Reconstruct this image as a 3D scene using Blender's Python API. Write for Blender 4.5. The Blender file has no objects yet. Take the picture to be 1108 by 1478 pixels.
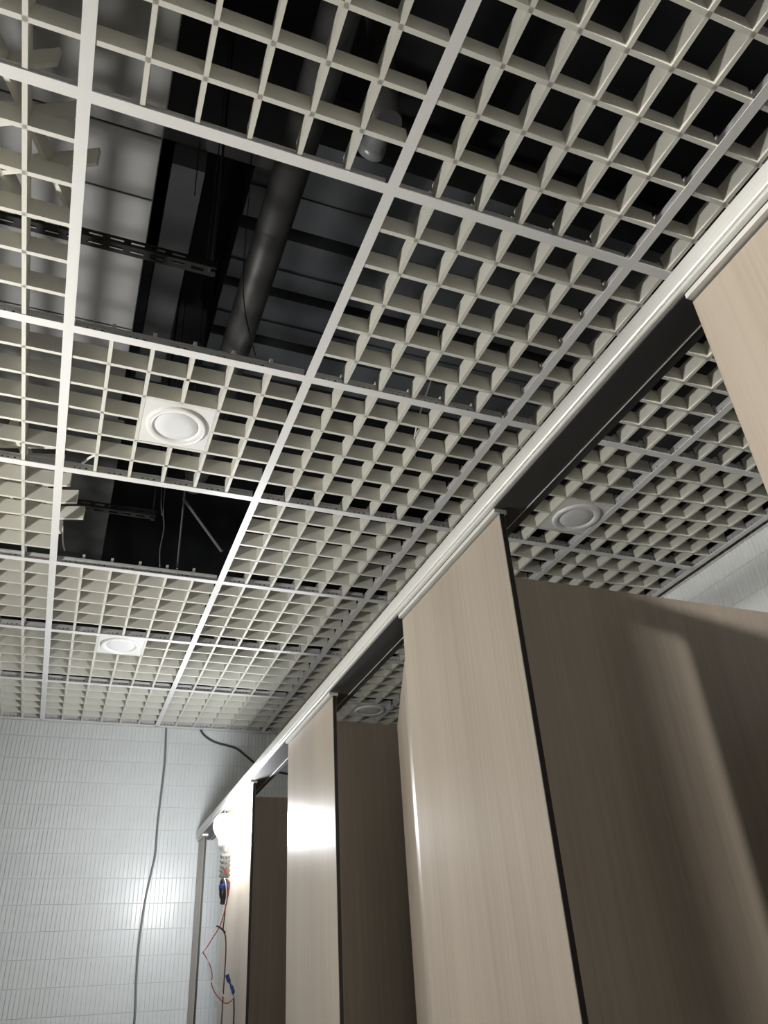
import bpy, math, random
import numpy as np
from mathutils import Vector, Matrix

random.seed(7)
ZC = 2.70                      # height of the suspended ceiling above the floor
S = bpy.context.scene
COL = S.collection

# ------------------------------------------------------------------ camera
cam_d = bpy.data.cameras.new('camera')
cam_d.sensor_fit = 'HORIZONTAL'
cam_d.sensor_width = 36.0
cam_d.lens = 1123.978 / 1108.0 * 36.0
cam_d.clip_start = 0.02
cam = bpy.data.objects.new('camera', cam_d)
cam.location = (0.15075, -0.89391, ZC - 1.42937)
cam.rotation_euler = (2.14241718, 0.0568594, -0.36928845)
COL.objects.link(cam)
S.camera = cam

# ------------------------------------------------------------------ world, light levels, exposure
w = bpy.data.worlds.new('world'); S.world = w
w.use_nodes = True
w.node_tree.nodes['Background'].inputs[0].default_value = (0.55, 0.58, 0.62, 1)
w.node_tree.nodes['Background'].inputs[1].default_value = 0.03
S.view_settings.view_transform = 'Standard'
S.view_settings.look = 'None'
S.view_settings.gamma = 1.0
S.view_settings.use_curve_mapping = False
S.view_settings.exposure = 0.0
MAIN_LAMP = 420.0              # emission of the bulb hanging on the stall front
SIDE_LAMP = 900.0              # floodlight on a stand on the washbasin side, left of the frame
HALL_LAMP = 3200.0              # bulb in the lobby behind the camera

# ------------------------------------------------------------------ materials
def new_mat(name):
    m = bpy.data.materials.new(name); m.use_nodes = True
    nt = m.node_tree
    return m, nt, nt.nodes['Principled BSDF']

def plain(name, col, rough=0.5, metal=0.0, bump=0.0, bscale=60.0, var=0.0, spec=None):
    m, nt, b = new_mat(name)
    b.inputs['Base Color'].default_value = (*col, 1)
    b.inputs['Roughness'].default_value = rough
    b.inputs['Metallic'].default_value = metal
    if spec is not None: b.inputs['Specular IOR Level'].default_value = spec
    tc = nt.nodes.new('ShaderNodeTexCoord')
    n = nt.nodes.new('ShaderNodeTexNoise'); n.inputs['Scale'].default_value = bscale
    n.inputs['Detail'].default_value = 3
    nt.links.new(tc.outputs['Object'], n.inputs['Vector'])
    if var > 0:
        r = nt.nodes.new('ShaderNodeValToRGB')
        r.color_ramp.elements[0].position = .3; r.color_ramp.elements[1].position = .7
        r.color_ramp.elements[0].color = (*[c*(1-var) for c in col], 1)
        r.color_ramp.elements[1].color = (*[min(1, c*(1+var)) for c in col], 1)
        nt.links.new(n.outputs['Fac'], r.inputs['Fac'])
        nt.links.new(r.outputs['Color'], b.inputs['Base Color'])
    if bump > 0:
        bp = nt.nodes.new('ShaderNodeBump'); bp.inputs['Strength'].default_value = bump
        bp.inputs['Distance'].default_value = 0.002
        nt.links.new(n.outputs['Fac'], bp.inputs['Height'])
        nt.links.new(bp.outputs['Normal'], b.inputs['Normal'])
    return m

def emit(name, col, strength):
    m, nt, b = new_mat(name)
    b.inputs['Base Color'].default_value = (*col, 1)
    b.inputs['Emission Color'].default_value = (*col, 1)
    b.inputs['Emission Strength'].default_value = strength
    return m

def laminate(name):
    m, nt, b = new_mat(name)
    tc = nt.nodes.new('ShaderNodeTexCoord')
    def streak(sx, sz, detail):
        mp = nt.nodes.new('ShaderNodeMapping'); mp.inputs['Scale'].default_value = (sx, sx, sz)
        n = nt.nodes.new('ShaderNodeTexNoise'); n.inputs['Scale'].default_value = 1.0
        n.inputs['Detail'].default_value = detail; n.inputs['Distortion'].default_value = 0.35
        nt.links.new(tc.outputs['Object'], mp.inputs['Vector'])
        nt.links.new(mp.outputs['Vector'], n.inputs['Vector'])
        return n
    broad, fine = streak(14, .7, 3), streak(120, 1.6, 4)
    mx = nt.nodes.new('ShaderNodeMix'); mx.data_type = 'FLOAT'; mx.inputs[0].default_value = .42
    nt.links.new(broad.outputs['Fac'], mx.inputs[2]); nt.links.new(fine.outputs['Fac'], mx.inputs[3])
    r = nt.nodes.new('ShaderNodeValToRGB')
    e = r.color_ramp.elements
    e[0].position = .28; e[0].color = (.330, .280, .228, 1)
    e[1].position = .72; e[1].color = (.445, .385, .318, 1)
    nt.links.new(mx.outputs[0], r.inputs['Fac'])
    nt.links.new(r.outputs['Color'], b.inputs['Base Color'])
    b.inputs['Roughness'].default_value = .36
    b.inputs['Specular IOR Level'].default_value = .45
    bp = nt.nodes.new('ShaderNodeBump'); bp.inputs['Strength'].default_value = .12
    bp.inputs['Distance'].default_value = .0008
    nt.links.new(fine.outputs['Fac'], bp.inputs['Height'])
    nt.links.new(bp.outputs['Normal'], b.inputs['Normal'])
    return m

def brushed(name, col, rough):
    m, nt, b = new_mat(name)
    b.inputs['Base Color'].default_value = (*col, 1)
    b.inputs['Metallic'].default_value = .35
    tc = nt.nodes.new('ShaderNodeTexCoord')
    mp = nt.nodes.new('ShaderNodeMapping'); mp.inputs['Scale'].default_value = (300, 2, 300)
    n = nt.nodes.new('ShaderNodeTexNoise'); n.inputs['Scale'].default_value = 1
    r = nt.nodes.new('ShaderNodeMapRange')
    r.inputs[3].default_value = rough - .01; r.inputs[4].default_value = rough + .01
    nt.links.new(tc.outputs['Object'], mp.inputs['Vector']); nt.links.new(mp.outputs['Vector'], n.inputs['Vector'])
    nt.links.new(n.outputs['Fac'], r.inputs[0]); nt.links.new(r.outputs[0], b.inputs['Roughness'])
    return m

M = dict(
    blade=plain('cream_blade_paint', (.69, .68, .61), .42, bump=.04, bscale=220, var=.02),
    tee=plain('white_tee_paint', (.78, .78, .76), .38, bump=.03, bscale=300),
    web=plain('galvanised_steel', (.60, .60, .61), .45, .15, var=.06, bscale=40),
    hole=plain('punched_hole_dark', (.02, .02, .02), .9),
    plate=plain('white_plate', (.76, .76, .74), .4, bump=.02),
    ring=plain('white_trim_ring', (.82, .82, .80), .32, bump=.02),
    diff=plain('opal_diffuser', (.74, .75, .75), .5, bump=.02),
    lam=laminate('pale_wood_laminate'),
    core=plain('black_laminate_core', (.012, .012, .012), .5, bump=.05),
    rail=brushed('satin_aluminium', (.76, .76, .73), .50),
    rail_shade=plain('shaded_rail_underside', (.10, .10, .10), .45, .6, bump=.02),  # dark tone holds the shade under the header rail
    tile=plain('white_glazed_tile', (.64, .665, .67), .30, var=.03, bscale=9),
    grout=plain('pale_grout', (.64, .655, .65), .9, bump=.2, bscale=400),
    plaster=plain('bare_grey_plaster', (.34, .34, .335), .8, bump=.1, bscale=90),
    floor=plain('grey_floor_tile', (.22, .215, .205), .4, var=.05, bscale=6),
    slab=plain('dark_painted_concrete', (.018, .019, .021), .9, bump=.3, bscale=12),
    deck=plain('grey_concrete_plank', (.10, .105, .115), .85, var=.18, bscale=4, bump=.2),
    duct=plain('grey_duct_board', (.22, .22, .222), .7, var=.06, bscale=5),
    beam=plain('grey_steel_beam', (.12, .12, .13), .7, var=.15, bscale=5),
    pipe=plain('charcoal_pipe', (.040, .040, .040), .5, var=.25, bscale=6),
    pipes=plain('silver_pipe', (.24, .25, .26), .4, .3, var=.05),
    strut=plain('black_steel_strut', (.02, .02, .02), .4, .3, bump=.05),
    wire=plain('black_wire', (.01, .01, .01), .5),
    cableg=plain('grey_cable_sheath', (.17, .175, .18), .45, bump=.02),
    cablek=plain('dark_cable_sheath', (.035, .035, .038), .45, bump=.02),
    wred=plain('red_wire', (.42, .035, .04), .45), wwhite=plain('white_wire', (.75, .73, .72), .45),
    blue=plain('blue_tape', (.02, .045, .22), .45), bktape=plain('black_tape', (.022, .022, .022), .4),
    grey=plain('grey_plastic', (.24, .25, .24), .45), redp=plain('red_plastic', (.5, .06, .04), .4),
    sock=plain('white_socket', (.75, .75, .73), .45), steel=plain('steel_hook', (.5, .5, .5), .3, .9),
    bulb=emit('lit_bulb', (.96, .98, 1.0), MAIN_LAMP),
    bulb2=emit('lit_side_bulb', (1.0, .975, .92), SIDE_LAMP),
    bulb3=emit('lit_lobby_bulb', (1.0, .96, .90), HALL_LAMP),
)

# ------------------------------------------------------------------ helpers
class MB:
    def __init__(s): s.v, s.f, s.mi, s.m = [], [], [], 0
    def quadbox(s, c8):
        b = len(s.v); s.v += [tuple(p) for p in c8]
        for f in ((0,3,2,1),(4,5,6,7),(0,1,5,4),(1,2,6,5),(2,3,7,6),(3,0,4,7)):
            s.f.append([b+i for i in f]); s.mi.append(s.m)
    def box(s, x0, x1, y0, y1, z0, z1):
        s.quadbox([(x0,y0,z0),(x1,y0,z0),(x1,y1,z0),(x0,y1,z0),(x0,y0,z1),(x1,y0,z1),(x1,y1,z1),(x0,y1,z1)]); return s
    def prism_y(s, prof, y0, y1):           # closed (x,z) profile pushed along y
        b = len(s.v); n = len(prof)
        s.v += [(x, y0, z) for x, z in prof] + [(x, y1, z) for x, z in prof]
        for i in range(n):
            j = (i+1) % n; s.f.append([b+i, b+j, b+n+j, b+n+i]); s.mi.append(s.m)
        s.f.append([b+i for i in range(n)]); s.mi.append(s.m)
        s.f.append([b+n+i for i in reversed(range(n))]); s.mi.append(s.m)
        return s
    def lathe(s, prof, cx=0, cy=0, cz=0, n=32, axis='z', cap=True):   # prof: (r, h)
        b = len(s.v)
        for r, h in prof:
            for k in range(n):
                a = 2*math.pi*k/n; c, d = r*math.cos(a), r*math.sin(a)
                p = (cx+c, cy+d, cz+h) if axis == 'z' else ((cx+c, cy+h, cz+d) if axis == 'y' else (cx+h, cy+c, cz+d))
                s.v.append(p)
        for i in range(len(prof)-1):
            for k in range(n):
                j = (k+1) % n
                s.f.append([b+i*n+k, b+i*n+j, b+(i+1)*n+j, b+(i+1)*n+k]); s.mi.append(s.m)
        if cap:
            s.f.append([b+k for k in reversed(range(n))]); s.mi.append(s.m)
            t = b+(len(prof)-1)*n
            s.f.append([t+k for k in range(n)]); s.mi.append(s.m)
        return s
    def tube(s, pts, r, n=8, smooth=5):
        P = [Vector(p) for p in pts]
        if smooth and len(P) > 2:           # Catmull-Rom through the points
            Q = []
            for i in range(len(P)-1):
                p0, p1, p2, p3 = P[max(i-1,0)], P[i], P[i+1], P[min(i+2,len(P)-1)]
                for k in range(smooth):
                    t = k/smooth
                    Q.append(.5*((2*p1)+(p2-p0)*t+(2*p0-5*p1+4*p2-p3)*t*t+(3*p1-p0-3*p2+p3)*t**3))
            P = Q+[P[-1]]
        b = len(s.v); ref = Vector((.31,.87,.38))
        for i, p in enumerate(P):
            d = (P[min(i+1,len(P)-1)]-P[max(i-1,0)]).normalized()
            u = d.cross(ref).normalized(); v = d.cross(u)
            for k in range(n):
                a = 2*math.pi*k/n; s.v.append(tuple(p+u*(r*math.cos(a))+v*(r*math.sin(a))))
        for i in range(len(P)-1):
            for k in range(n):
                j = (k+1) % n
                s.f.append([b+i*n+k, b+i*n+j, b+(i+1)*n+j, b+(i+1)*n+k]); s.mi.append(s.m)
        s.f.append([b+k for k in reversed(range(n))]); s.mi.append(s.m)
        t = b+(len(P)-1)*n; s.f.append([t+k for k in range(n)]); s.mi.append(s.m)
        return s
    def mesh(s, name, mats, smooth=False):
        me = bpy.data.meshes.new(name); me.from_pydata(s.v, [], s.f)
        for m in (mats if isinstance(mats, (list, tuple)) else [mats]): me.materials.append(M[m])
        me.polygons.foreach_set('material_index', s.mi)
        if smooth:
            me.polygons.foreach_set('use_smooth', [len(p) <= 4 for p in s.f])
        me.update(); return me
    def build(s, name, mats, parent=None, loc=None, rot=None, smooth=False, bevel=0.0):
        return link(name, s.mesh(name, mats, smooth), parent, loc, rot, bevel)

def link(name, data, parent=None, loc=None, rot=None, bevel=0.0):
    o = bpy.data.objects.new(name, data); COL.objects.link(o)
    if parent is not None: o.parent = parent
    if loc is not None: o.location = loc
    if rot is not None: o.rotation_euler = rot
    if bevel:
        md = o.modifiers.new('bevel', 'BEVEL'); md.width = bevel; md.segments = 2; md.limit_method = 'ANGLE'
    return o

def empty(name, loc=(0,0,0), rz=0.0):
    o = bpy.data.objects.new(name, None); COL.objects.link(o)
    o.location = loc; o.rotation_euler = (0, 0, rz); o.empty_display_size = .05
    return o

def tag(o, label, cat, group=None, kind=None):
    o['label'] = label; o['category'] = cat
    if group: o['group'] = group
    if kind: o['kind'] = kind
    return o

def Z(z): return ZC + z

# ------------------------------------------------------------------ room shell
XL, XR, YE, YB, ZT = -1.90, 2.436, 3.622, -1.67, 1.65     # left wall, right wall, end wall, wall behind, slab
tag(MB().box(XL-.1, XR+.1, -4.2, YE+.1, -.1, 0).build('floor', 'floor'), 'grey tiled washroom floor below the stalls', 'floor', kind='structure')
tag(MB().box(XL-.1, XR+.1, -4.2, YE+.1, Z(ZT), Z(ZT)+.1).build('ceiling_slab', 'slab'), 'dark concrete slab above the open suspended ceiling', 'slab', kind='structure')

def tile_field(name, n_u, n_v, pu, pv, parent, place, seed):
    """finger tiles, each a small bevelled pillow of its own, joined into one part"""
    rng = np.random.default_rng(seed)
    iu, iv = np.meshgrid(np.arange(n_u), np.arange(n_v), indexing='ij')
    iu, iv = iu.ravel(), iv.ravel(); N = len(iu)
    gu, gv, bev, th = .0008, .0011, .0012, .0035
    tu, tv = rng.normal(0, .012, N), rng.normal(0, .0025, N)          # tiny tilts
    off = rng.normal(0, .00025, N)
    V = np.zeros((N, 8, 3))
    for k, (su, sv) in enumerate(((-1,-1),(1,-1),(1,1),(-1,1))):
        for q, (ins, d) in enumerate(((0, -.001), (bev, th))):
            du, dv = su*(pu/2-gu-ins), sv*(pv/2-gv-ins)
            V[:, q*4+k, 0] = (iu+.5)*pu+du
            V[:, q*4+k, 1] = (iv+.5)*pv+dv
            V[:, q*4+k, 2] = d + (off+tu*du+tv*dv if q else 0)
    W = place(V.reshape(-1, 3))
    F = np.array([(4,5,6,7),(0,1,5,4),(1,2,6,5),(2,3,7,6),(3,0,4,7)])
    faces = (np.arange(N)[:, None, None]*8+F[None]).reshape(-1, 4)
    me = bpy.data.meshes.new(name)
    me.from_pydata(W.tolist(), [], faces.tolist()); me.materials.append(M['tile']); me.update()
    o = link(name, me, parent); o['kind'] = 'stuff'
    return o

def wall(name, mat, *boxes):
    mb = MB()
    for b in boxes:
        mb.m = 0; mb.box(*b, 0, Z(.036))
        mb.m = 1; mb.box(*b, Z(.036), Z(ZT))
    return mb.build(name, [mat, 'slab'])
we = tag(wall('wall_end', 'grout', (XL, XR, YE, YE+.1)), 'end wall covered in white vertical finger tiles', 'wall', kind='structure')
PU, PV = .0206, .1162
def on_end(p): return np.stack([XL+p[:,0], YE-p[:,2], ZC-.0827-23*PV+p[:,1]], 1)
tile_field('finger_tiles', int((XR-XL)/PU), 24, PU, PV, we, on_end, 1)
wr = tag(wall('wall_right', 'grout', (XR, XR+.1, YB, YE+.1)), 'white finger tiled wall behind the toilet stalls', 'wall', kind='structure')
def on_right(p): return np.stack([XR-p[:,2], -.9+p[:,0], ZC-.0827-22*PV+p[:,1]], 1)
tile_field('finger_tiles', int((YE+.9)/PU), 23, PU, PV, wr, on_right, 2)
tag(wall('wall_left', 'plaster', (XL-.1, XL, YB, YE+.1)), 'bare grey plaster wall on the washbasin side', 'wall', kind='structure')
DJ0, DJ1 = -.235, .72        # unseen doorway added behind the camera, its jamb cuts the lobby light
wb = MB().box(XL-.1, DJ0, YB-.1, YB, 0, Z(.036)).box(DJ1, XR+.1, YB-.1, YB, 0, Z(.036)); wb.m = 1
wb.box(XL-.1, DJ0, YB-.1, YB, Z(.036), Z(ZT)).box(DJ1, XR+.1, YB-.1, YB, Z(.036), Z(ZT)).box(DJ0, DJ1, YB-.1, YB, Z(.1), Z(ZT))
tag(wb.build('wall_back', ['plaster', 'slab']), 'unseen plaster wall with a doorway added to cut the lobby light', 'wall', kind='structure')
lob = MB().box(XL-.1, XL, -4.2, YB-.1, 0, Z(ZT)).box(XR, XR+.1, -4.2, YB-.1, 0, Z(ZT)).box(XL-.1, XR+.1, -4.3, -4.2, 0, Z(ZT))
tag(lob.build('wall_lobby', 'plaster'), 'plain plaster lobby walls beyond the added doorway', 'wall', kind='structure')

# ------------------------------------------------------------------ suspended ceiling
ceil = MB()
ceil.box(XR-.016, XR, -1.66, YE, Z(0), Z(.002)).box(XR-.002, XR, -1.66, YE, Z(0), Z(.028))       # wall angle, right
ceil.box(XL, XR-.02, YE-.022, YE-.007, Z(0), Z(.002)).box(XL, XR-.02, YE-.0085, YE-.007, Z(0), Z(.028))  # wall angle, end
BH, BT = .050, .0095         # blade height and thickness
def blade_x(mb, x0, x1, y, z0=.0025): mb.box(x0, x1, y-BT/2, y+BT/2, Z(z0), Z(z0+BH))
def blade_y(mb, x, y0, y1, z0=.0025): mb.box(x-BT/2, x+BT/2, y0, y1, Z(z0), Z(z0+BH))
# the part of the grid that lies outside the picture, left of the last column in view
for cx in (-1.8, -1.2):
    for k in range(8):
        y0 = -1.2+.6*k
        for i in range(1, 6):
            blade_x(ceil, cx+.006, cx+.594, y0+.1*i); blade_y(ceil, cx+.1*i, y0+.006, y0+.594)
        ceil.box(cx+.012, cx+.588, y0-.012, y0+.012, Z(0), Z(.002))
for cx in (-1.8, -1.2): ceil.box(cx-.012, cx+.012, -1.66, YE-.02, Z(0), Z(.002))
ceiling = tag(ceil.build('ceiling', ['blade']), 'cream open cell suspended ceiling with two panels missing', 'ceiling', kind='structure')

def tee_mesh(name, L, along):
    mb = MB()
    def b(a0, a1, c0, c1, z0, z1):
        if along == 'y': mb.box(c0, c1, a0, a1, z0, z1)
        else: mb.box(a0, a1, c0, c1, z0, z1)
    b(0, L, -.012, .012, 0, .0018)
    mb.m = 1
    b(0, L, -.0011, .0011, .0018, .027); b(0, L, -.0036, .0036, .0235, .030)
    mb.m = 2
    n = int(L/.1+.01)
    for i in range(n):
        a = .1*i+.045
        for da, w, z in ((0, .0020, .013), (.018, .0032, .014), (-.016, .0020, .013)):
            b(a+da-w, a+da+w, -.0014, .0014, z-.0022, z+.0022)
    return mb.mesh(name, ['tee', 'web', 'hole'])
YT = [-1.2, -.6, 0, .6, 1.2, 1.8, 2.4, 3.0]
YLAST = 3.586
XC = [-.6, 0, .6, 1.2, 1.8]
run_me = tee_mesh('main_runner', YLAST+1.66, 'y')
for x in XC + [2.384]:
    link('main_runner', run_me, ceiling, (x, -1.66, ZC))
tx_me = tee_mesh('cross_tee', .576, 'x')
for x in XC:
    for y in YT + [YLAST]:
        link('cross_tee', tx_me, ceiling, (x+.012, y, ZC))

# panels: ten interlocking blades each; a downlight takes a two by two gap
MISSING = {(0, 0.0), (0, 1.2)}
LIGHTS = {(0, .6): (2, 2), (0, 2.4): (2, 0), (1.2, .6): (4, 3), (1.2, 3.0): (4, 0)}
mesh_cache = {}
def blade_mesh(kind, segs):
    key = (kind, tuple(segs))
    if key not in mesh_cache:
        mb = MB()
        for a, b in segs:
            if kind == 'x': mb.box(a, b, -BT/2, BT/2, .0025, .0025+BH)
            else: mb.box(-BT/2, BT/2, a, b, .0025, .0025+BH)
        mesh_cache[key] = mb.mesh('blade', 'blade')
    return mesh_cache[key]
for cx in XC:
    for y0 in YT:
        if (cx, y0) in MISSING: continue
        pn = bpy.data.objects.new('ceiling_panel', None); COL.objects.link(pn)
        pn.parent = ceiling; pn.location = (cx, y0, ZC); pn.empty_display_size = .05
        LX = .594 if cx < 1.8 else .578
        LY = .594 if y0 < 3.0 else .580
        hole = LIGHTS.get((cx, y0))
        for i in range(1, 6):
            sx, sy = [(.006, LX)], [(.006, LY)]
            if hole:
                hx, hy = hole[0]*.1, hole[1]*.1
                if hole[1] < i < hole[1]+2: sx = [s for s in ((.006, hx+.0), (hx+.2, LX)) if s[1]-s[0] > .02]
                if hole[0] < i < hole[0]+2: sy = [s for s in ((.006, hy+.0), (hy+.2, LY)) if s[1]-s[0] > .02]
            link('blade', blade_mesh('x', sx), pn, (0, .1*i, 0))
            link('blade', blade_mesh('y', sy), pn, (.1*i, 0, 0))

# spare panels lying crooked on top of the grid
def spare(ox, oy, deg, label):
    t = empty('ceiling_panel', (ox, oy, Z(.0545)), math.radians(deg))
    for i in range(1, 6):
        link('blade', blade_mesh('x', [(0.0, .6)]), t, (0, .1*i, 0))
        link('blade', blade_mesh('y', [(0.0, .6)]), t, (.1*i, 0, 0))
    return tag(t, label, 'ceiling panel', 'spare panels lying on the grid')
spare(-.727, -.03, -24.6, 'spare cream grid panel lying askew above the ceiling beside the larger opening')
spare(-.628, 1.2375, -15.0, 'spare cream grid panel lying on the grid beside the smaller opening')

# ------------------------------------------------------------------ downlights
def ring_profile():
    return [(.060, .002), (.062, -.0035), (.068, -.0075), (.080, -.0085), (.0835, -.006), (.0845, .0)]
ring_me = MB().lathe(ring_profile(), n=48, cap=False).mesh('trim_ring', 'ring', True)
diff_me = MB().lathe([(.061, .0), (.058, -.0035), (.03, -.0045), (.002, -.0048)], n=48, cap=True).mesh('diffuser', 'diff', True)
def plate_mesh(h):
    mb = MB(); n = 64; Rr = .062
    sq = []
    for k in range(n):
        a = 2*math.pi*k/n; c, s = math.cos(a), math.sin(a); q = max(abs(c), abs(s))
        sq.append((h*c/q, h*s/q))
    for z in (0.0, .004):
        mb.v += [(x, y, z) for x, y in sq] + [(Rr*math.cos(2*math.pi*k/n), Rr*math.sin(2*math.pi*k/n), z) for k in range(n)]
    for k in range(n):
        j = (k+1) % n
        mb.f += [[k, n+k, n+j, j], [2*n+k, 2*n+j, 3*n+j, 3*n+k], [k, j, 2*n+j, 2*n+k]]; mb.mi += [0]*3
    return mb.mesh('plate', 'plate')
pl_me = plate_mesh(.0945)
for x, y, lab in ((.3, .9, 'round white downlight on square plate between the two ceiling openings'),
                  (.3, 2.5, 'round white downlight on square plate nearest the tiled end wall'),
                  (1.7, 1.0, 'unlit round downlight above the nearest toilet stall, beyond the rail'),
                  (1.7, 3.1, 'small unlit downlight seen over the farther stall between two front panels')):
    t = empty('downlight', (x, y, Z(.003)))
    link('plate', pl_me, t); link('trim_ring', ring_me, t); link('diffuser', diff_me, t)
    tag(t, lab, 'downlight', 'recessed downlights')

# ------------------------------------------------------------------ toilet stalls
XF = .880                      # front face of the stall fronts
TH = .012
def board(name, parent, u0, u1, z0, z1, core_edges=True):
    """compact laminate board in the y-z plane at the parent's origin: faces + black core edges"""
    mb = MB(); e = .0012
    mb.box(0, TH, u0+e, u1-e, z0+e, z1-e)
    b = mb.build(name, 'lam', parent)
    k = MB()
    c0, c1 = e, TH-e
    k.box(c0, c1, u1-.004, u1, z0, z1).box(c0, c1, u0+.004, u1, z1-.004, z1)
    k.box(c0, c1, u0, u0+.004, z0, z1)
    k.build('core_edge', 'core', b)
    return b
PIL = [(-.872, -.352, 'nearest wood laminate stall front panel at the right edge of photo'),
       (.224, .735, 'tall wood laminate stall front panel, the widest in the middle'),
       (1.296, 1.808, 'narrow looking wood laminate stall front panel with bright lamp glare'),
       (2.350, 2.872, 'overexposed stall front panel right behind the burning bulb'),
       (3.440, 3.612, 'slim stall front filler strip against the tiled end wall')]
for y0, y1, lab in PIL:
    t = empty('stall_front_panel', (XF, (y0+y1)/2, 0))
    h = (y1-y0)/2
    board('board', t, -h, h, 0.0, Z(-.607))
    ch = MB().box(-.010, TH+.006, -h+.001, h-.001, Z(-.6045), Z(-.5957))
    ch.build('top_channel', 'rail', t)
    tag(t, lab, 'panel', 'stall front panels')
for yp, lab in ((.474, 'shaded wood laminate partition of the nearest stall, crossed by a shadow'),
                (1.552, 'dark wood laminate partition seen between the two middle front panels'),
                (2.611, 'dark partition in the gap just right of the burning bulb'),
                (-.612, 'wood laminate partition behind the nearest front panel')):
    t = empty('stall_partition', (XF+TH+.001, yp, 0))
    mb = MB().box(0, XR-XF-TH-.009, -TH/2, TH/2, .0, Z(-.600)); p = mb.build('board', 'lam', t)
    MB().box(-.0008, .004, -TH/2+.0012, TH/2-.0012, .001, Z(-.602)).build('core_edge', 'core', p)
    tag(t, lab, 'partition', 'stall partitions')
# the half open door of the second stall
t = empty('stall_door', (XF+.003, .7405, 0), -math.radians(20.0))
d = board('board', t, 0, .555, .12, Z(-.700))
for zz in (.35, 1.75):
    MB().lathe([(.006, -.035), (.006, .035)], TH+.0065, .012, zz, n=12).build('hinge', 'rail', t)
tag(t, 'wood laminate stall door ajar, seen edge on beside the widest front panel', 'door')

# header rail
rail = empty('header_rail', (.0, 0, ZC))
prof = [(.9520, -.5480), (.8750, -.5440), (.8690, -.5450), (.8645, -.5480), (.8618, -.5530), (.8600, -.5620), (.8594, -.5720),
        (.8600, -.5805), (.8615, -.5830), (.8655, -.5838), (.8655, -.5862), (.8622, -.5870), (.8612, -.5890), (.8618, -.5925),
        (.8640, -.5938), (.8700, -.5938), (.8700, -.5860), (.9440, -.5860), (.9440, -.5938), (.9480, -.5950), (.9520, -.5938)]
r1 = MB().prism_y(prof, -1.665, 3.598).build('rail_profile', 'rail', rail)
for pl in r1.data.polygons: pl.use_smooth = False
MB().box(.8705, 0.9524, -1.66, 3.596, -.5956, -.5858).build('underside_shade', 'rail_shade', rail)  # dark strip along the rail bottom, its shade put into the colour
MB().box(.9335, .9355, -1.66, 3.596, -.5968, -.5950).build('guide_lip', 'rail', rail)
cap = MB(); pc = [(x + (.91-x)*-.02, z + (-.569-z)*-.03) for x, z in prof[:16]] + [(.954, -.5950)]
cap.prism_y(pc, 3.598, 3.612).build('end_cap', 'rail', rail, bevel=.002)
tag(rail, 'long satin aluminium rail running along the tops of the stall fronts', 'rail')

# ------------------------------------------------------------------ cables on the end wall
YW = YE - .0045 - .0055
tag(MB().tube([(.652, YW, Z(.05)), (.656, YW, Z(-.03)), (.664, YW, Z(-.18)), (.662, YW, Z(-.33)), (.657, YW, Z(-.52)), (.660, YW, Z(-.66)), (.650, YW, Z(-.74)),
               (.634, YW, Z(-.86)), (.625, YW, Z(-.98)), (.622, YW, Z(-1.12)), (.627, YW, Z(-1.245)), (.637, YW, Z(-1.41)), (.632, YW, Z(-1.8)), (.60, YW, Z(-2.3)), (.58, YW, .02)], .0052, 10)
    .build('hanging_cable', 'cableg', smooth=True), 'grey cable hanging down the tiled end wall', 'cable')
YV = YW
tag(MB().tube([(.82, YV, Z(.06)), (.861, YV, Z(-.02)), (.931, YV, Z(-.065)), (1.052, YV, Z(-.094)), (1.115, YV, Z(-.135)), (1.185, YV, Z(-.183)), (1.28, YV, Z(-.215)),
               (1.362, YV, Z(-.228)), (1.5, YV, Z(-.25)), (1.62, YV, Z(-.20)), (1.70, YV, Z(.06))], .0058, 10)
    .build('draped_cable', 'cablek', smooth=True), 'dark cable sagging across the end wall into the last stalls', 'cable')

# ------------------------------------------------------------------ work lamp on the stall front
LX_, LY_, LZ_ = .800, 2.50, -.742
lamp = empty('work_lamp', (LX_, LY_, ZC))
bl = [(.002, .0455), (.018, .042), (.031, .034), (.041, .019), (.0445, .003), (.043, -.012), (.036, -.030), (.026, -.044), (.0185, -.054)]
MB().lathe([(r, -h) for r, h in reversed([(r, -h) for r, h in bl])], 0, 0, LZ_, n=28).build('bulb', 'bulb', lamp, smooth=True)
sk = MB().lathe([(.0185, -.054), (.020, -.058), (.020, -.085), (.016, -.092), (.012, -.100)], 0, 0, LZ_, n=24).build('socket', 'sock', lamp, smooth=True)
MB().tube([(.0, .0, LZ_+.043), (.004, .002, LZ_+.09), (.03, .004, LZ_+.130), (.052, .0, LZ_+.1485), (.0585, 0, LZ_+.152)], .0014, 6).build('hook', 'steel', lamp, smooth=True)
MB().tube([(-.018, 0, LZ_-.055), (-.014, -.004, LZ_-.10), (.004, -.01, LZ_-.125)], .0016, 6).build('lead_wire', 'wwhite', lamp, smooth=True)
MB().tube([(-.012, 0, LZ_-.08), (-.004, -.004, LZ_-.11), (.012, -.01, LZ_-.13)], .0016, 6).build('lead_wire', 'wwhite', lamp, smooth=True)
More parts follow.
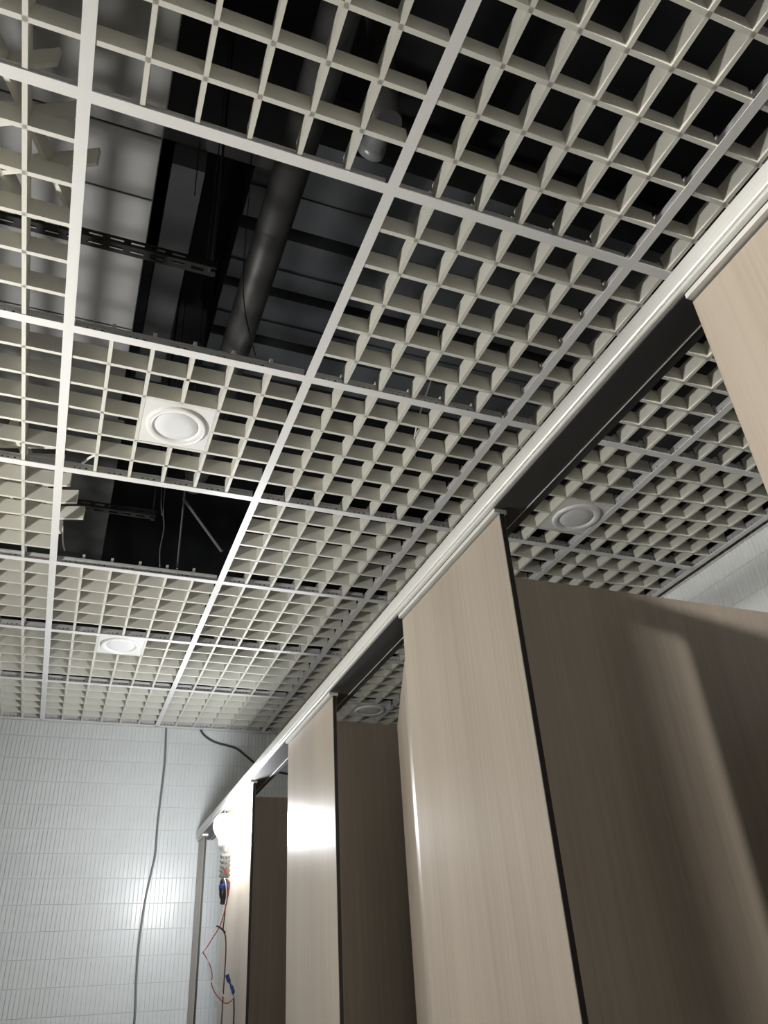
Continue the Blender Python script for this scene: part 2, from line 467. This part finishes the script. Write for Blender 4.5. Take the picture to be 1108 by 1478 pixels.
# terminal block: grey body with ribs, clear cheeks and a red key
tb = MB().box(-.006, .026, -.014, .010, -.940, -.852)
for k in range(5):
    z = -.860-.018*k
    tb.box(-.010, .030, -.016, .012, z-.003, z+.003)
for k in range(4):
    z = -.869-.018*k
    tb.box(.001, .007, -.019, -.014, z-.004, z+.004); tb.box(.013, .019, -.019, -.014, z-.004, z+.004)
tbo = tb.build('terminal_block', 'grey', lamp)
MB().box(.008, .018, -.0205, -.0165, -.925, -.911).build('red_key', 'redp', tbo)
MB().lathe([(.014, -.945), (.019, -.955), (.0205, -.975), (.020, -1.000), (.016, -1.015), (.0125, -1.020), (.0145, -1.032), (.012, -1.036)], .012, -.002, 0, n=20).build('black_tape_wrap', 'bktape', lamp, smooth=True)
MB().lathe([(.0212, -.966), (.0222, -.968), (.0222, -.982), (.0212, -.984)], .012, -.002, 0, n=20, cap=False).build('blue_tape_band', 'blue', lamp, smooth=True)
def W(x, z, dy=-.02): return (x-LX_, dy, z)
MB().tube([W(.815, -.945, -.02), W(.828, -.962, -.026), W(.822, -1.000, -.028), W(.820, -1.03, -.024), W(.801, -1.107), W(.775, -1.150), W(.753, -1.183), W(.740, -1.199), W(.752, -1.215), W(.770, -1.245),
           W(.779, -1.275), W(.778, -1.302), W(.795, -1.335), W(.830, -1.365), W(.852, -1.362), W(.866, -1.342)], .0019, 7).build('red_wire', 'wred', lamp, smooth=True)
MB().tube([W(.806, -.945, -.024), W(.812, -.972, -.030), W(.816, -1.02, -.028), W(.797, -1.10, -.024), W(.772, -1.147, -.024), W(.749, -1.183, -.024), W(.743, -1.199, -.024), W(.757, -1.22, -.024),
           W(.764, -1.255, -.024), W(.775, -1.293, -.024), W(.800, -1.315, -.024), W(.832, -1.350, -.024), W(.855, -1.354, -.022), W(.868, -1.335, -.02)], .0019, 7).build('white_wire', 'wwhite', lamp, smooth=True)
MB().tube([W(.818, -1.03, -.01), W(.815, -1.075), W(.812, -1.125), W(.822, -1.150), W(.826, -1.20), W(.825, -1.27), W(.823, -1.35), W(.822, -1.43), W(.82, -1.6), W(.81, -2.0), W(.80, -2.69)], .0024, 7).build('black_cable', 'cablek', lamp, smooth=True)
MB().tube([W(.785, -1.112, -.022), W(.800, -1.120, -.026), W(.815, -1.132, -.024), W(.820, -1.137, -.022)], .0035, 7).build('tape_tail', 'bktape', lamp, smooth=True)
bt = MB().tube([W(.834, -1.275, -.018), W(.840, -1.290, -.018), W(.845, -1.300, -.018)], .0075, 8)
bt.tube([W(.845, -1.300, -.018), W(.852, -1.312, -.018)], .0035, 8); bt.tube([W(.852, -1.312, -.018), W(.858, -1.325, -.018), W(.862, -1.338, -.018)], .0065, 8)
bt.build('blue_tape_joint', 'blue', lamp, smooth=True)
MB().tube([W(.862, -1.338, -.018), W(.866, -1.38, -.016), W(.868, -1.43, -.012), W(.868, -1.7, 0), W(.86, -2.2, 0), W(.84, -2.69, 0)], .0028, 7).build('black_cable', 'cablek', lamp, smooth=True)
tag(lamp, 'burning bare bulb with taped wires hung from the rail', 'lamp')

# a floodlight off to the left and a bare bulb in the lobby
def bare_bulb(x, y, z, r, mat, ztop, label):
    t = empty('bare_bulb_lamp', (x, y, ZC))
    p = [(r*math.sin(a), r*math.cos(a)) for a in np.linspace(.05, 2.55, 12)]
    MB().lathe([(q, -h) for q, h in p], 0, 0, z, n=24).build('bulb', mat, t, smooth=True)
    q, h = p[-1]
    MB().lathe([(q, -h), (q*.95, -h+.03), (q*.6, -h+.06)], 0, 0, z, n=16).build('socket', 'sock', t, smooth=True)
    MB().tube([(0, 0, z-h+.055), (0, 0, z-h+.2), (0.0, 0, ztop)], .003, 6, smooth=0).build('cord', 'cablek', t)
    tag(t, label, 'lamp')
fx, fy, fz = -1.00, .95, -1.10
fl = empty('flood_lamp', (fx, fy, 0))
Q = Vector((.80, -.30, .50)).to_track_quat('Z', 'Y').to_euler()
hd = MB().lathe([(.050, -.050), (.066, -.045), (.072, -.010), (.072, .006), (.064, .006), (.062, -.002)], n=32, cap=True).build('housing', 'bktape', fl, (0, 0, Z(fz)), Q, smooth=True)
MB().lathe([(.0625, -.001), (.0625, .002)], n=32).build('lit_face', 'bulb2', hd)
MB().box(-.082, -.076, -.012, .012, -.03, .012).box(.076, .082, -.012, .012, -.03, .012).box(-.082, .082, -.012, .012, -.075, -.068).box(-.082, -.076, -.012, .012, -.075, -.03).box(.076, .082, -.012, .012, -.075, -.03).build('bracket', 'steel', hd)
MB().tube([(-.062, .023, Z(fz)-.050), (-.062, .023, .45)], .012, 10, smooth=0).build('stand_pole', 'steel', fl)
for k in range(3):
    a = 2.1*k+.4
    MB().tube([(-.062, .023, .52), (-.062+.32*math.cos(a), .023+.32*math.sin(a), .012)], .010, 8, smooth=0).build('leg', 'bktape', fl)
tag(fl, 'small floodlight on a tripod stand on the washbasin side', 'lamp')
bare_bulb(-1.20, -3.04, -.24, .065, 'bulb3', ZT, 'bare bulb hanging in the lobby behind the added doorway')

# ------------------------------------------------------------------ ceiling void: ducts, beams, pipes, strut channels, wires
dz = .55
du = empty('rectangular_duct', (-.30, 1.2, Z(dz)))
edges = [-1.5, -.6, 0.0, .399, .596, 1.12, 1.66]
for a, b in zip(edges, edges[1:]):
    MB().box(-.44, .440, a-1.2+.003, b-1.2-.003, 0, .40).build('duct_section', 'duct', du, bevel=.002)
MB().box(-.436, .436, -2.69, .455, .004, .396).build('duct_lining', 'strut', du)
tag(du, 'large grey rectangular duct above the left of the ceiling opening', 'duct')
tag(MB().box(-.70, .165, 1.70, 3.4, Z(.62), Z(.98)).build('shade_dark_duct', 'pipe', bevel=.004), 'rectangular duct end coloured dark for the shade inside the smaller ceiling opening', 'duct')  # coloured darker than the grey duct, since little light reaches this opening
tag(MB().box(.180, .285, .70, 1.75, Z(.90), Z(ZT)).build('beam', 'beam'), 'grey beam running lengthwise beside the rectangular duct', 'beam')
tag(MB().box(.140, .62, .60, .688, Z(1.0), Z(ZT)).build('beam', 'beam'), 'short grey cross beam at the near end of the larger opening', 'beam')
deck = [(.72, 1.10), (1.17, 1.421), (1.483, 1.72), (1.79, 2.00)]
dk = empty('plank_deck', (.9, 2.0, Z(1.30)))
for a, b in deck:
    MB().box(-.42, 1.45, a-2.0, b-2.0, 0, ZT-1.30).build('plank', 'deck', dk)
    MB().box(-.42, 1.45, a-2.0+(b-a)*.62, b-2.0, -.012, 0).build('plank', 'deck', dk)
tag(dk, 'grey ribbed plank deck high above the larger ceiling opening', 'deck')
rd = empty('round_duct', (.512, 1.2, Z(.70)))
n = 0
for a, b in ((-2.6, -.95), (-.945, .9), (.905, .98)):
    MB().lathe([(.054, a), (.054, b)], n=32, axis='y').build('pipe_length', 'pipe', rd, smooth=True)
MB().lathe([(.054, -.962), (.060, -.960), (.060, -.935), (.054, -.933)], n=32, axis='y').build('collar', 'pipe', rd, smooth=True)
tag(rd, 'round charcoal pipe crossing the larger ceiling opening', 'pipe')
pp = empty('drain_pipe', (.690, .285, Z(.60)))
MB().lathe([(.034, -.13), (.034, -.03), (.0375, -.028), (.0375, .0), (.033, .0), (.033, -.10)], n=28, axis='y', cap=False).build('pipe_length', 'pipes', pp, smooth=True)
MB().lathe([(.036, -.06), (.036, ZT-.60)], 0, -.13, 0, n=24).build('riser', 'pipe', pp, smooth=True)
tag(pp, 'silver pipe end showing behind the grid near the larger opening', 'pipe')

def strut(x0, x1, y, z, label):
    t = empty('strut_channel', (x0, y, Z(z))); L = x1-x0; h = .0150; th = .002
    n = int(L/.05); m = MB()
    def slotted(lo, hi, fn):
        # plate from lo to hi with a row of slots in the middle third
        a, b = lo+(hi-lo)*.34, lo+(hi-lo)*.66
        fn(0, L, lo, a); fn(0, L, b, hi)
        for k in range(n+1):
            fn(max(0, k*.05-.009), min(L, k*.05+.009), a, b)
    slotted(-h, h, lambda p, q, c, d: m.box(p, q, c, d, 0, th))
    m.build('slotted_base', 'strut', t)
    for sgn in (-1, 1):
        s = MB(); y0 = sgn*h
        slotted(th, .026, lambda p, q, c, d: s.box(p, q, min(y0, y0-sgn*th), max(y0, y0-sgn*th), c, d))
        s.build('slotted_side', 'strut', t)
    for xx in (L-.01,):
        MB().tube([(xx, 0, -.004), (xx, 0, ZT-z)], .004, 6, smooth=0).build('threaded_rod', 'strut', t)
        MB().lathe([(.010, -.009), (.010, 0)], xx, 0, 0, n=6).build('nut', 'strut', t)
    return tag(t, label, 'strut channel', 'black slotted strut channels')
strut(-1.6, .322, .500, .205, 'black slotted strut channel crossing the larger ceiling opening')
strut(-1.6, .330, 1.745, .215, 'black slotted strut channel inside the smaller dark opening')

wires = [([(.30, .50, 1.6), (.302, .52, .9), (.30, .53, .25)], 'thin black wire hanging beside the strut channel end'),
         ([(.42, .62, 1.6), (.425, .66, .9), (.43, .70, .40), (.455, .60, .045)], 'thin black wire dangling in front of the round charcoal pipe'),
         ([(.25, .66, 1.25), (.255, .66, .9), (.258, .665, .72)], 'short thin wire hanging under the short cross beam')]
for pts, lab in wires:
    tag(MB().tube([(x, y, Z(z)) for x, y, z in pts], .0016, 6).build('hanging_wire', 'wire', smooth=True), lab, 'wire')
tag(MB().tube([(.36, 1.9, Z(1.6)), (.362, 1.85, Z(.8)), (.36, 1.82, Z(.35)), (.372, 1.815, Z(.22)), (.366, 1.81, Z(.12)), (.372, 1.806, Z(.042))], .0022, 6).build('hanging_wire', 'cableg', smooth=True),
    'kinked grey wire hanging inside the smaller dark opening', 'wire')
tag(MB().tube([(.34, 1.88, Z(.6)), (.352, 1.845, Z(.36)), (.3605, 1.822, Z(.28))], .0022, 6).build('hanging_wire', 'cableg', smooth=True),
    'short slanting grey wire joining the kinked wire in the dark opening', 'wire')
tag(MB().tube([(.44, 1.84, Z(1.6)), (.44, 1.84, Z(.06))], .004, 6, smooth=0).build('hanger_rod', 'cableg'), 'thin straight hanger rod in the smaller dark opening', 'rod')
tag(MB().tube([(.44, 1.86, Z(.40)), (.60, 1.80, Z(.14))], .006, 6, smooth=0).build('brace_rod', 'cableg'), 'slanting brace rod at right inside the smaller dark opening', 'rod')
# cream tie straps by the corner of the smaller opening and a light flex in the cells
tag(MB().tube([(.12, 1.13, Z(.03)), (.085, 1.18, Z(.05)), (.055, 1.24, Z(.055)), (.030, 1.285, Z(.062))], .004, 6).build('tie_strap', 'tee', smooth=True),
    'curved white strap at the corner of the smaller opening', 'strap')
tag(MB().tube([(.014, 1.70, Z(.10)), (.022, 1.74, Z(.06)), (.032, 1.78, Z(.045))], .003, 6).build('tie_strap', 'tee', smooth=True),
    'straight white strap at the far left corner of the smaller opening', 'strap')
tag(MB().tube([(.958, .50, Z(.20)), (.955, .56, Z(.09)), (.960, .66, Z(.045)), (.985, .77, Z(.035)), (1.02, .86, Z(.04)), (1.10, .98, Z(.06))], .0022, 6).build('loose_flex', 'wwhite', smooth=True),
    'thin white flex lying in the grid cells beside the larger opening', 'cable')
